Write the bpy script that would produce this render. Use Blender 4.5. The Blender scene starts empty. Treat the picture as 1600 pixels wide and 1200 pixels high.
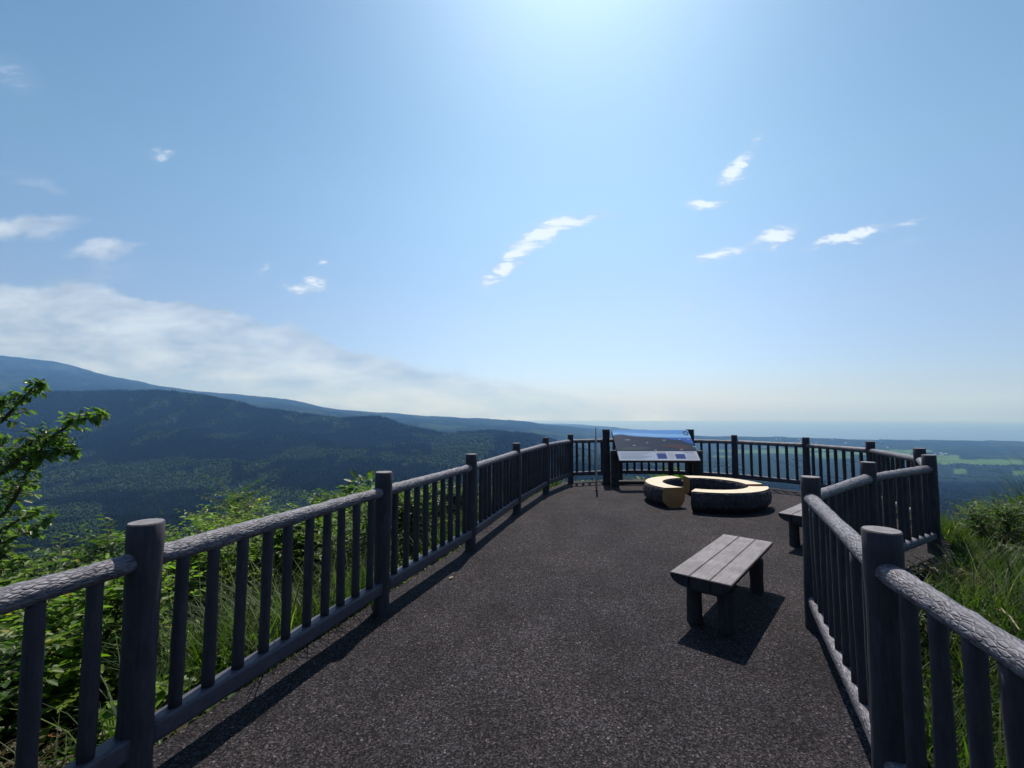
import bpy, bmesh, math, random
import numpy as np
from mathutils import Vector, Matrix
R = math.radians
C = bpy.context.scene.collection
sc = bpy.context.scene

# ------------------------------------------------------------------ camera
FPX, HOR = 700.0, 47.0                      # focal length in px of the 1600 px wide photo, horizon offset
PITCH = math.atan(HOR / FPX)
H = 1.6                                     # eye height above the deck
cam = bpy.data.objects.new('camera', bpy.data.cameras.new('camera'))
C.objects.link(cam)
cam.location = (0, 0, H)
cam.rotation_euler = (math.pi/2 + PITCH, 0, 0)
cam.data.sensor_width = 36
cam.data.lens = 36 * FPX / 1600
cam.data.clip_start = 0.05
cam.data.clip_end = 250000
sc.camera = cam

def ray(u, v):
    x = (u-800)/FPX; y = (600-v)/FPX
    return np.array([x, math.cos(PITCH)-y*math.sin(PITCH), math.sin(PITCH)+y*math.cos(PITCH)])
def on_z(u, v, z):
    d = ray(u, v); t = (z-H)/d[2]; return np.array([d[0]*t, d[1]*t, z])
def on_y(u, v, y):
    d = ray(u, v); t = y/d[1]; return np.array([d[0]*t, y, H+d[2]*t])

# ------------------------------------------------------------------ light
SUN_AZ, SUN_EL = R(10), R(59)
sun = bpy.data.objects.new('sun', bpy.data.lights.new('sun', 'SUN'))
C.objects.link(sun)
sun.data.energy = 5.0
sun.data.angle = R(0.55)
sun.data.color = (1.0, 0.955, 0.90)
sd = Vector((math.sin(SUN_AZ)*math.cos(SUN_EL), math.cos(SUN_AZ)*math.cos(SUN_EL), math.sin(SUN_EL)))
sun.rotation_euler = sd.to_track_quat('Z', 'Y').to_euler()
sun.location = (5, 20, 40)

sc.view_settings.view_transform = 'Standard'
sc.view_settings.look = 'None'
sc.view_settings.exposure = 0.25
sc.view_settings.gamma = 1
sc.cycles.max_bounces = 5
sc.cycles.diffuse_bounces = 2
sc.cycles.glossy_bounces = 2
sc.cycles.transmission_bounces = 3
sc.cycles.volume_bounces = 0
sc.cycles.transparent_max_bounces = 6

world = bpy.data.worlds.new("World"); sc.world = world
world.use_nodes = True
nt = world.node_tree; nt.nodes.clear()
def N(t, **k):
    n = nt.nodes.new(t)
    for a, b in k.items(): setattr(n, a, b)
    return n
def L(a, b): nt.links.new(a, b)
def M(op, a, b=None, c=None, clamp=False):
    n = N('ShaderNodeMath', operation=op); n.use_clamp = clamp
    for i, x in enumerate((a, b, c)):
        if x is None: continue
        if isinstance(x, (int, float)): n.inputs[i].default_value = x
        else: L(x, n.inputs[i])
    return n.outputs[0]
out = N('ShaderNodeOutputWorld'); bg = N('ShaderNodeBackground'); L(bg.outputs[0], out.inputs[0])
SKY = 0.075
bg.inputs[1].default_value = SKY
sky = N('ShaderNodeTexSky', sky_type='NISHITA')
sky.sun_disc = False; sky.sun_elevation = SUN_EL; sky.sun_rotation = SUN_AZ
sky.altitude = 450; sky.air_density = 1.0; sky.dust_density = 1.6; sky.ozone_density = 1.5
# clouds: a thin cloud layer far beyond the mountain, described by direction
tc = N('ShaderNodeTexCoord'); sep = N('ShaderNodeSeparateXYZ'); L(tc.outputs['Generated'], sep.inputs[0])
yy = M('MAXIMUM', sep.outputs[1], 0.02)
ca = M('DIVIDE', sep.outputs[0], yy); cb = M('DIVIDE', sep.outputs[2], yy)
cmb = N('ShaderNodeCombineXYZ'); L(ca, cmb.inputs[0]); L(cb, cmb.inputs[1])
def noise(vec, scale, detail=4, rough=0.55, sx=1, sy=1, rot=0, dist=0):
    mp = N('ShaderNodeMapping'); mp.inputs['Scale'].default_value = (sx, sy, 1); mp.inputs['Rotation'].default_value = (0, 0, rot)
    L(vec, mp.inputs[0]); n = N('ShaderNodeTexNoise'); n.inputs['Scale'].default_value = scale
    n.inputs['Detail'].default_value = detail; n.inputs['Roughness'].default_value = rough; n.inputs['Distortion'].default_value = dist
    L(mp.outputs[0], n.inputs['Vector']); return n
# wobble
wn = noise(cmb.outputs[0], 9, 5, 0.6)
wv = N('ShaderNodeVectorMath', operation='SUBTRACT'); L(wn.outputs['Color'], wv.inputs[0]); wv.inputs[1].default_value = (0.5, 0.5, 0.5)
ws = N('ShaderNodeVectorMath', operation='SCALE'); L(wv.outputs[0], ws.inputs[0]); ws.inputs['Scale'].default_value = 0.07
wa = N('ShaderNodeVectorMath', operation='ADD'); L(cmb.outputs[0], wa.inputs[0]); L(ws.outputs[0], wa.inputs[1])
wn2 = noise(cmb.outputs[0], 38, 5, 0.65, .6, 1.6, R(-28)); wv2 = N('ShaderNodeVectorMath', operation='SUBTRACT'); L(wn2.outputs['Color'], wv2.inputs[0]); wv2.inputs[1].default_value = (.5, .5, .5)
ws2 = N('ShaderNodeVectorMath', operation='SCALE'); L(wv2.outputs[0], ws2.inputs[0]); ws2.inputs['Scale'].default_value = 0.035
wa2 = N('ShaderNodeVectorMath', operation='ADD'); L(wa.outputs[0], wa2.inputs[0]); L(ws2.outputs[0], wa2.inputs[1])
def blobs(lst, vec):
    acc = None
    for (u, v, ln, wd, ang, amp) in lst:
        d = ray(u, v)
        mp = N('ShaderNodeMapping', vector_type='TEXTURE')
        mp.inputs['Location'].default_value = (d[0]/d[1], d[2]/d[1], 0)
        mp.inputs['Rotation'].default_value = (0, 0, R(ang))
        mp.inputs['Scale'].default_value = (ln*1.7/FPX, wd*1.7/FPX, 1)
        L(vec, mp.inputs[0])
        ln_ = N('ShaderNodeVectorMath', operation='LENGTH'); L(mp.outputs[0], ln_.inputs[0])
        mr = N('ShaderNodeMapRange', interpolation_type='SMOOTHSTEP')
        mr.inputs[1].default_value = 0; mr.inputs[2].default_value = 1; mr.inputs[3].default_value = amp; mr.inputs[4].default_value = 0
        L(ln_.outputs['Value'], mr.inputs[0])
        acc = mr.outputs[0] if acc is None else M('ADD', acc, mr.outputs[0])
    return acc
wisps = M('MULTIPLY', 1.4, blobs([(250,244,22,9,5,.8),(812,394,72,17,36,.95),(905,341,62,10,9,.7),(776,430,36,12,60,.75),(852,364,40,12,32,.5),
    (1152,264,36,14,38,1.3),(1096,320,22,10,0,1.1),(1130,312,22,7,15,.5),(1210,373,34,12,22,1.2),(1130,397,40,9,15,.95),
    (1305,377,46,8,14,.95),(1352,364,32,11,22,1.0),(1418,352,36,6,10,.5),(1405,385,45,5,12,.42),
    (492,438,15,16,0,.85),(463,450,24,8,-15,.85),(505,408,9,6,0,.8),(413,415,14,9,40,.45),(1075,483,15,5,25,.5),
    (755,68,45,18,50,.36),(1187,215,22,7,50,.42),(1065,160,30,18,100,.22),(1030,430,45,12,25,.24),(20,115,45,25,-30,.4)], wa2.outputs[0]))
bank = blobs([(40,352,90,21,3,.95),(165,386,60,15,10,.75),(60,300,90,30,-25,.30),(60,400,220,34,-4,.30),(230,488,170,26,-7,.55),(-40,486,260,54,-7,1.0),(120,512,230,50,-9,.85),
    (300,530,230,46,-9,.95),(480,575,250,44,-14,1.0),(680,612,280,40,-8,.8),(900,636,320,30,-3,.42),(1400,690,900,60,0,.25),(0,620,400,70,0,.6)], wa.outputs[0])
fn1 = noise(cmb.outputs[0], 30, 8, 0.66, 0.38, 2.0, R(-28), 0.4)
fn2 = noise(cmb.outputs[0], 5.5, 7, 0.55, 0.8, 2.2, R(6), 0.25)
wm = N('ShaderNodeMapRange', interpolation_type='SMOOTHSTEP'); wm.inputs[1].default_value = .33; wm.inputs[2].default_value = .95
L(M('MULTIPLY', wisps, M('MULTIPLY_ADD', fn1.outputs[0], 2.8, -.62)), wm.inputs[0]); wm.inputs[4].default_value = .9
wm.inputs[1].default_value = .04; wm.inputs[2].default_value = 1.2
wlow = M('MULTIPLY', wisps, .20, clamp=True)
wsum = M('MAXIMUM', wm.outputs[0], wlow)
bm_ = N('ShaderNodeMapRange', interpolation_type='SMOOTHSTEP'); bm_.inputs[1].default_value = .26; bm_.inputs[2].default_value = .84; bm_.inputs[4].default_value = .82
L(M('ADD', bank, M('MULTIPLY_ADD', fn2.outputs[0], 2.1, -1.08)), bm_.inputs[0])
bgate = M('MULTIPLY', bm_.outputs[0], M('MULTIPLY', bank, 3.0, clamp=True))
cm = M('MAXIMUM', wsum, bgate, clamp=True)
front = M('MULTIPLY', M('GREATER_THAN', sep.outputs[1], 0.05), M('GREATER_THAN', sep.outputs[2], -0.02))
cm = M('MULTIPLY', cm, front)
# cloud tone: whiter tops, greyer under
ccol = N('ShaderNodeMix', data_type='RGBA')
ccol.inputs['A'].default_value = (3.9, 5.0, 6.7, 1); ccol.inputs['B'].default_value = (7.9, 9.1, 10.7, 1)
fn3 = noise(cmb.outputs[0], 6.5, 6, 0.6, 0.8, 2.6, 0, 0.2)
cr = N('ShaderNodeMapRange'); cr.inputs[1].default_value = .35; cr.inputs[2].default_value = .65
L(fn3.outputs[0], cr.inputs[0])
L(cr.outputs[0], ccol.inputs['Factor'])
ccol2 = N('ShaderNodeMix', data_type='RGBA'); L(M('MULTIPLY', wm.outputs[0], 1.1, clamp=True), ccol2.inputs['Factor']); L(ccol.outputs['Result'], ccol2.inputs['A']); ccol2.inputs['B'].default_value = (9.8, 10.9, 12.2, 1)
# overall sky tint (blue/cyan, as the humid summer air shows it)
tint = N('ShaderNodeMix', data_type='RGBA', blend_type='MULTIPLY'); tint.inputs['Factor'].default_value = 1
L(sky.outputs[0], tint.inputs['A'])
tr_el = N('ShaderNodeMapRange', interpolation_type='SMOOTHSTEP'); L(sep.outputs[2], tr_el.inputs[0]); tr_el.inputs[1].default_value = 0.0; tr_el.inputs[2].default_value = .48
cr_ = N('ShaderNodeValToRGB'); L(sep.outputs[2], cr_.inputs[0]); e_ = cr_.color_ramp.elements
while len(e_) < 5: e_.new(.5)
for q_, (p_, c_) in enumerate([(0, (1.10, 1.31, 2.12)), (.2, (1.30, 1.40, 1.56)), (.42, (1.09, 1.38, 1.38)), (.6, (.87, 1.20, 1.28)), (.8, (.66, .95, 1.18))]):
    e_[q_].position = p_; e_[q_].color = (c_[0]/4, c_[1]/4, c_[2]/4, 1)
tm = N('ShaderNodeVectorMath', operation='SCALE'); L(cr_.outputs[0], tm.inputs[0]); tm.inputs['Scale'].default_value = 4
gu = M('DIVIDE', M('SUBTRACT', ca, math.tan(SUN_AZ)), .55)      # brighter sky on the sun's side
gl = M('DIVIDE', 1.0, M('ADD', 1.0, M('POWER', M('ABSOLUTE', gu), 3.0)))
lo_ = M('MULTIPLY_ADD', gl, .32, .66); hi_ = M('MULTIPLY_ADD', gl, .33, .95)
lat = M('ADD', lo_, M('MULTIPLY', M('SUBTRACT', hi_, lo_), tr_el.outputs[0]))
tv = N('ShaderNodeVectorMath', operation='SCALE'); L(tm.outputs[0], tv.inputs[0]); L(lat, tv.inputs['Scale']); L(tv.outputs[0], tint.inputs['B'])
mx = N('ShaderNodeMix', data_type='RGBA'); L(cm, mx.inputs['Factor']); L(tint.outputs['Result'], mx.inputs['A']); L(ccol2.outputs['Result'], mx.inputs['B'])
L(mx.outputs['Result'], bg.inputs[0])

# ------------------------------------------------------------------ helpers
rng = np.random.default_rng(7)
random.seed(7)
def tag(o, label=None, cat=None, group=None, kind=None):
    if label: o['label'] = label
    if cat: o['category'] = cat
    if group: o['group'] = group
    if kind: o['kind'] = kind
    return o
def empty(name, loc=(0,0,0), rz=0):
    o = bpy.data.objects.new(name, None); C.objects.link(o); o.location = loc; o.rotation_euler = (0,0,rz)
    o.empty_display_size = .2
    return o
def link(name, me, mat, parent=None):
    o = bpy.data.objects.new(name, me); C.objects.link(o)
    if mat is not None and not me.materials:
        for m in (mat if isinstance(mat, (list, tuple)) else [mat]): me.materials.append(m)
    if parent is not None: o.parent = parent
    return o
def fast_mesh(name, V, F, smooth=False, cols=None, mi=None):
    """V (n,3), F (m,k) same-size faces"""
    V = np.ascontiguousarray(V, dtype=np.float32); F = np.ascontiguousarray(F, dtype=np.int32)
    me = bpy.data.meshes.new(name)
    n, k = F.shape
    me.vertices.add(len(V)); me.vertices.foreach_set('co', V.ravel())
    me.loops.add(n*k); me.loops.foreach_set('vertex_index', F.ravel())
    me.polygons.add(n); me.polygons.foreach_set('loop_start', np.arange(n, dtype=np.int32)*k)
    try: me.polygons.foreach_set('loop_total', np.full(n, k, dtype=np.int32))
    except Exception: pass
    if smooth: me.polygons.foreach_set('use_smooth', np.ones(n, dtype=bool))
    if mi is not None: me.polygons.foreach_set('material_index', np.ascontiguousarray(mi, dtype=np.int32))
    me.update(calc_edges=True)
    if cols is not None:
        a = me.color_attributes.new('Col', 'FLOAT_COLOR', 'POINT')
        cc = np.ones((len(V), 4), dtype=np.float32); cc[:, :3] = cols
        a.data.foreach_set('color', cc.ravel())
    return me
def bm_obj(name, bm, mat, parent=None, smooth=False):
    me = bpy.data.meshes.new(name); bm.to_mesh(me); bm.free()
    if smooth:
        me.polygons.foreach_set('use_smooth', np.ones(len(me.polygons), dtype=bool))
    return link(name, me, mat, parent)
# value noise
_P = rng.random((256, 256, 16)).astype(np.float32)
def vnoise2(x, y, k=0):
    xi = np.floor(x).astype(int); yi = np.floor(y).astype(int); fx = x-xi; fy = y-yi
    fx = fx*fx*(3-2*fx); fy = fy*fy*(3-2*fy); T = _P[:, :, k % 16]
    g = lambda a, b: T[a & 255, b & 255]
    return (g(xi, yi)*(1-fx)+g(xi+1, yi)*fx)*(1-fy)+(g(xi, yi+1)*(1-fx)+g(xi+1, yi+1)*fx)*fy
def fbm(x, y, oct=5, k=0, gain=.5):
    s = 0; a = 1; t = 0
    for i in range(oct):
        s = s+a*(vnoise2(x, y, k+i)-.5)*2; t += a; a *= gain; x = x*2.03+17.3; y = y*2.03-9.1
    return s/t

# ---- materials
def new_mat(name):
    m = bpy.data.materials.new(name); m.use_nodes = True
    t = m.node_tree; b = t.nodes['Principled BSDF']; return m, t, b
def tn(t, kind, **k):
    n = t.nodes.new(kind)
    for a, b in k.items(): setattr(n, a, b)
    return n
def tnoise(t, scale, detail=4, rough=.55, vec=None, dist=0, sc3=None):
    n = tn(t, 'ShaderNodeTexNoise'); n.inputs['Scale'].default_value = scale; n.inputs['Detail'].default_value = detail
    n.inputs['Roughness'].default_value = rough; n.inputs['Distortion'].default_value = dist
    if vec is None:
        c = tn(t, 'ShaderNodeTexCoord'); vec = c.outputs['Object']
    if sc3:
        mp = tn(t, 'ShaderNodeMapping'); mp.inputs['Scale'].default_value = sc3; t.links.new(vec, mp.inputs[0]); vec = mp.outputs[0]
    t.links.new(vec, n.inputs['Vector']); return n
def ramp(t, fac, stops):
    r = tn(t, 'ShaderNodeValToRGB'); e = r.color_ramp.elements
    while len(e) < len(stops): e.new(.5)
    for i, (p, c) in enumerate(stops): e[i].position = p; e[i].color = (*c, 1)
    t.links.new(fac, r.inputs[0]); return r.outputs[0]
def bump(t, b, h, strength, dist, prev=None):
    n = tn(t, 'ShaderNodeBump'); n.inputs['Strength'].default_value = strength; n.inputs['Distance'].default_value = dist
    t.links.new(h, n.inputs['Height'])
    if prev is not None: t.links.new(prev, n.inputs['Normal'])
    t.links.new(n.outputs[0], b.inputs['Normal']); return n.outputs[0]
def mixc(t, fac, a, b, bt='MIX'):
    m = tn(t, 'ShaderNodeMix', data_type='RGBA', blend_type=bt)
    for s, x in (('Factor', fac), ('A', a), ('B', b)):
        if isinstance(x, (int, float)): m.inputs[s].default_value = x
        elif isinstance(x, tuple): m.inputs[s].default_value = (*x, 1)
        else: t.links.new(x, m.inputs[s])
    return m.outputs['Result']

def mat_asphalt():
    m, t, b = new_mat('porous_asphalt')
    n1 = tnoise(t, 98, 4, .78); n2 = tnoise(t, 150, 2, .7); n3 = tnoise(t, .55, 5, .6); n4 = tnoise(t, 2.3, 4, .6)
    v = tn(t, 'ShaderNodeTexVoronoi'); v.inputs['Scale'].default_value = 88
    c = tn(t, 'ShaderNodeTexCoord'); t.links.new(c.outputs['Object'], v.inputs['Vector'])
    col = ramp(t, n1.outputs[0], [(.33, (.004, .004, .004)), (.46, (.020, .0182, .0195)), (.57, (.062, .057, .061)), (.72, (.118, .108, .115))])
    sp = ramp(t, v.outputs['Color'], [(.30, (.30, .30, .32)), (.60, (1.0, .97, .97)), (.85, (1.7, 1.62, 1.65)), (1.0, (4.5, 4.2, 4.2))])
    col = mixc(t, .85, col, sp, 'MULTIPLY')
    big = ramp(t, n3.outputs[0], [(.30, (.70, .71, .78)), (.50, (1.0, .99, 1.0)), (.70, (1.28, 1.22, 1.18))])
    col = mixc(t, 1.0, col, big, 'MULTIPLY')
    big2 = ramp(t, n4.outputs[0], [(.35, (.84, .81, .80)), (.65, (1.14, 1.14, 1.18))])
    col = mixc(t, 1.0, col, big2, 'MULTIPLY')
    t.links.new(col, b.inputs['Base Color']); b.inputs['Roughness'].default_value = .9; b.inputs['Specular IOR Level'].default_value = .12
    p = bump(t, b, n1.outputs[0], .9, .014); bump(t, b, v.outputs['Distance'], .6, .006, p)
    return m
def mat_fake_wood(name, c0, c1, c2, stretch=(3, 3, .5), bs=.5, rough=.72):
    m, t, b = new_mat(name)
    n1 = tnoise(t, 14, 6, .65, sc3=stretch); n2 = tnoise(t, 5, 4, .6); n3 = tnoise(t, 90, 3, .6)
    col = ramp(t, n1.outputs[0], [(.3, c0), (.52, c1), (.75, c2)])
    w = ramp(t, n2.outputs[0], [(.35, (.75, .74, .76)), (.7, (1.18, 1.16, 1.16))]); col = mixc(t, 1.0, col, w, 'MULTIPLY')
    t.links.new(col, b.inputs['Base Color']); b.inputs['Roughness'].default_value = rough; b.inputs['Specular IOR Level'].default_value = .35
    p = bump(t, b, n1.outputs[0], bs, .012); bump(t, b, n3.outputs[0], .3, .002, p)
    return m
def mat_leaf(name, cols, rough=.42, trans=.35, scale=1.3):
    m, t, b = new_mat(name)
    g = tn(t, 'ShaderNodeObjectInfo'); n = tnoise(t, scale, 3, .6)
    at = tn(t, 'ShaderNodeAttribute', attribute_name='Col')
    col = ramp(t, n.outputs[0], [(.3, cols[0]), (.5, cols[1]), (.72, cols[2])])
    col = mixc(t, 1.0, col, at.outputs['Color'], 'MULTIPLY')
    t.links.new(col, b.inputs['Base Color']); b.inputs['Roughness'].default_value = rough; b.inputs['Specular IOR Level'].default_value = .32
    tr = tn(t, 'ShaderNodeBsdfTranslucent'); tc2 = mixc(t, 1.0, col, (1.35, 1.75, .55), 'MULTIPLY'); t.links.new(tc2, tr.inputs[0])
    mx = tn(t, 'ShaderNodeMixShader'); mx.inputs[0].default_value = trans
    t.links.new(b.outputs[0], mx.inputs[1]); t.links.new(tr.outputs[0], mx.inputs[2])
    t.links.new(mx.outputs[0], t.nodes['Material Output'].inputs[0]); return m
def mat_simple(name, col, rough=.6, metal=0, nscale=None, var=.2, spec=.5):
    m, t, b = new_mat(name); b.inputs['Roughness'].default_value = rough; b.inputs['Metallic'].default_value = metal; b.inputs['Specular IOR Level'].default_value = spec
    if nscale:
        n = tnoise(t, nscale, 4, .6)
        c = ramp(t, n.outputs[0], [(.3, tuple(x*(1-var) for x in col)), (.7, tuple(x*(1+var) for x in col))]); t.links.new(c, b.inputs['Base Color'])
    else: b.inputs['Base Color'].default_value = (*col, 1)
    return m
def mat_cover(name, scale, bs, bd, rough=.85, spec=.15, detail=6):
    m, t, b = new_mat(name)
    at = tn(t, 'ShaderNodeAttribute', attribute_name='Col'); n = tnoise(t, scale, detail, .65)
    v = ramp(t, n.outputs[0], [(.3, (.5, .5, .55)), (.7, (1.45, 1.45, 1.3))])
    col = mixc(t, 1.0, at.outputs['Color'], v, 'MULTIPLY'); t.links.new(col, b.inputs['Base Color'])
    b.inputs['Roughness'].default_value = rough; b.inputs['Specular IOR Level'].default_value = spec
    bump(t, b, n.outputs[0], bs, bd); return m

M_ASPH = mat_asphalt()
M_POST = mat_fake_wood('painted_post', (.024, .021, .028), (.038, .034, .043), (.055, .050, .060), (4, 4, .5), .35)
def mat_rail():
    m, t, b = new_mat('bark_rail'); at = tn(t, 'ShaderNodeAttribute', attribute_name='ax'); vec = at.outputs['Vector']
    w = tnoise(t, 6, 2, .5, vec); wv = tn(t, 'ShaderNodeVectorMath', operation='SCALE'); wv.inputs['Scale'].default_value = .03; t.links.new(w.outputs['Color'], wv.inputs[0])
    wa = tn(t, 'ShaderNodeVectorMath', operation='ADD'); t.links.new(vec, wa.inputs[0]); t.links.new(wv.outputs[0], wa.inputs[1])
    n1 = tnoise(t, 55, 5, .62, wa.outputs[0], 0, (.32, 1, 1)); n2 = tnoise(t, 160, 3, .6, vec); n3 = tnoise(t, 3, 4, .6, vec)
    v = tn(t, 'ShaderNodeTexVoronoi', feature='DISTANCE_TO_EDGE'); v.inputs['Scale'].default_value = 72; mp = tn(t, 'ShaderNodeMapping'); mp.inputs['Scale'].default_value = (.38, 1, 1)
    t.links.new(wa.outputs[0], mp.inputs[0]); t.links.new(mp.outputs[0], v.inputs['Vector'])
    crk = tn(t, 'ShaderNodeMapRange'); crk.inputs[1].default_value = 0; crk.inputs[2].default_value = .22; t.links.new(v.outputs[0], crk.inputs[0])
    col = ramp(t, n1.outputs[0], [(.34, (.05, .046, .056)), (.47, (.115, .108, .126)), (.64, (.185, .176, .20))])
    col = mixc(t, 1.0, col, ramp(t, n3.outputs[0], [(.3, (.8, .8, .82)), (.7, (1.15, 1.13, 1.14))]), 'MULTIPLY')
    col = mixc(t, 1.0, col, ramp(t, crk.outputs[0], [(0, (.6, .6, .62)), (.5, (1.08, 1.08, 1.08))]), 'MULTIPLY')
    t.links.new(col, b.inputs['Base Color']); b.inputs['Roughness'].default_value = .55; b.inputs['Specular IOR Level'].default_value = .45
    p = bump(t, b, n1.outputs[0], .8, .007); p = bump(t, b, crk.outputs[0], .7, .004, p); bump(t, b, n2.outputs[0], .5, .0025, p); return m
M_RAIL = mat_rail()
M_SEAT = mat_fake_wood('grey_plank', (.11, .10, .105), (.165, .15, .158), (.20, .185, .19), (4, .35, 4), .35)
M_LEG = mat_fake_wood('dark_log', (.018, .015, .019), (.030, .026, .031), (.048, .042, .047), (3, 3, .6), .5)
M_BARK = mat_fake_wood('dark_bark', (.018, .016, .019), (.036, .032, .037), (.09, .08, .085), (2, 2, 1), 1.0)
M_CUT = mat_simple('cut_log_face', (.27, .16, .065), .75, 0, 6, .10, .25)
M_CUTTOP = mat_simple('pale_log_top', (.55, .455, .335), .7, 0, 9, .13, .3)
M_METAL = mat_simple('grey_metal', (.32, .33, .35), .5, .15)

# ------------------------------------------------------------------ deck outline and railing stations
POSTS = [(-2.55,-1.46),(-2.09,.28),(-1.62,2.02),(-1.06,3.74),(-.49,5.39),(.08,7.40),(.69,9.22),(1.37,10.58),(2.62,10.98),(3.83,10.92),(5.06,10.26),
         (6.0,9.22),(6.25,7.88),(5.68,6.30),(4.86,5.27),(3.54,4.50),(2.27,3.46),(1.52,1.89),(1.05,.22),(.72,-1.46)]
HP = 1.12
P2 = [Vector((x, y)) for x, y in POSTS]
def offset_line(pts, d):
    o = []
    for i, p in enumerate(pts):
        a = (pts[i]-pts[i-1]).normalized() if i else (pts[1]-pts[0]).normalized()
        b = (pts[i+1]-pts[i]).normalized() if i < len(pts)-1 else a
        n = Vector((-(a.y+b.y), a.x+b.x)).normalized(); n /= max(.6, n.dot(Vector((-a.y, a.x))))
        o.append(p+n*d)
    return o
outl = offset_line(P2, .17)
outl = [outl[0]+Vector((-.8,-3))]+outl+[outl[-1]+Vector((-.4,-3))]
# deck: one slab, top at z=0
bm = bmesh.new()
top = [bm.verts.new((p.x, p.y, 0)) for p in outl]; bot = [bm.verts.new((p.x, p.y, -.3)) for p in outl]
bm.faces.new(list(reversed(top))); bm.faces.new(bot)
for i in range(len(outl)):
    j = (i+1) % len(outl); bm.faces.new((top[i], top[j], bot[j], bot[i]))
bmesh.ops.recalc_face_normals(bm, faces=bm.faces)
o = bm_obj('viewing_deck', bm, M_ASPH); tag(o, 'dark porous asphalt floor of the lookout', None, None, 'structure')

# ------------------------------------------------------------------ terrain
OUT = np.array([(p.x, p.y) for p in outl])
def dist_deck(x, y):
    """signed distance to the deck polygon (negative inside)"""
    d = np.full(x.shape, 1e9); inside = np.zeros(x.shape, bool); n = len(OUT)
    for i in range(n):
        ax, ay = OUT[i]; bx, by = OUT[(i+1) % n]
        ex, ey = bx-ax, by-ay; t = np.clip(((x-ax)*ex+(y-ay)*ey)/(ex*ex+ey*ey), 0, 1)
        d = np.minimum(d, np.hypot(x-ax-t*ex, y-ay-t*ey))
        c = ((ay > y) != (by > y)) & (x < (bx-ax)*(y-ay)/(by-ay+1e-12)+ax); inside ^= c
    return np.where(inside, -d, d)
SEA = -450.0
DK = np.array([0, 40, 120, 300, 700, 1250, 1900, 2600, 3200, 4200, 6000, 9000, 11500, 15000, 22000, 60000], float)
def zz(v, y): return H-(v-647.0)/FPX*y
# columns: photo x -> heights at DK
def col(z300, v700, v1250, v1900, v2600, v3200, z4200, z6000, v9000, z115, z15):
    return [0, -22, -62, z300, zz(v700, 700), zz(v1250, 1250), zz(v1900, 1900), zz(v2600, 2600), zz(v3200, 3200), z4200, z6000, zz(v9000, 9000), z115, z15, -470, -470]
COLS = {
 -700: col(-120, 850, 800, 745, 700, 640, 200, 600, 520, 1100, 900),
 -200: col(-120, 850, 800, 740, 680, 625, 120, 560, 530, 900, 700),
 0:    col(-120, 860, 800, 735, 665, 616, 60, 500, 553, 700, 500),
 80:   col(-120, 860, 800, 733, 662, 612, 40, 420, 564, 620, 400),
 150:  col(-120, 860, 800, 730, 662, 611, 30, 370, 580, 500, 300),
 250:  col(-120, 860, 800, 726, 665, 608, 0, 250, 602, 380, 200),
 310:  col(-120, 860, 800, 722, 668, 614, -30, 200, 610, 300, 150),
 400:  col(-120, 860, 800, 720, 676, 636, -80, 130, 619, 180, 50),
 450:  col(-120, 860, 800, 720, 680, 644, -100, 90, 622, 130, 0),
 520:  col(-120, 860, 800, 722, 684, 651, -150, 0, 637, 10, -100),
 600:  col(-120, 860, 800, 724, 690, 657, -180, -80, 644, -60, -150),
 680:  col(-120, 860, 802, 728, 690, 673, -230, -130, 650, -150, -220),
 760:  col(-120, 860, 804, 732, 690, 677, -250, -180, 655, -220, -300),
 835:  col(-120, 860, 806, 738, 696, 677, -290, -230, 660, -290, -350),
 900:  col(-120, 860, 806, 745, 712, 699, -330, -300, 667, -345, -400),
 980:  col(-120, 860, 806, 752, 728, 715, -390, -390, 678, -425, -470),
 1090: col(-120, 860, 804, 760, 741, 735, -425, -435, 681.4, -446, -470),
 1250: col(-120, 860, 802, 768, 752, 741, -430, -438, 681.4, -446, -470),
 1400: col(-120, 860, 800, 774, 756, 742, -428, -440, 681.4, -446, -470),
 1600: col(-120, 860, 800, 776, 758, 744, -430, -442, 681.4, -446, -470),
 2300: col(-120, 860, 800, 776, 758, 744, -430, -442, 681.4, -446, -470),
}
CX = np.array([(u-800)/FPX for u in COLS]); CZ = np.array(list(COLS.values()))
NA, NR = 400, 500
AG = np.linspace(-2.2, 2.2, NA); LG = np.linspace(math.log(20), math.log(60000), NR)
tab = np.empty((NA, NR))
tmp = np.array([np.interp(AG, CX, CZ[:, k]) for k in range(len(DK))]).T
k_ = np.exp(-np.linspace(-2, 2, 9)**2); k_ /= k_.sum()
for i in range(NA): tab[i] = np.interp(np.exp(LG), DK, tmp[i])
for _ in range(1):
    tp = np.pad(tab, ((0, 0), (4, 4)), 'edge'); tab = sum(k_[j]*tp[:, j:j+NR] for j in range(9))
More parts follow.
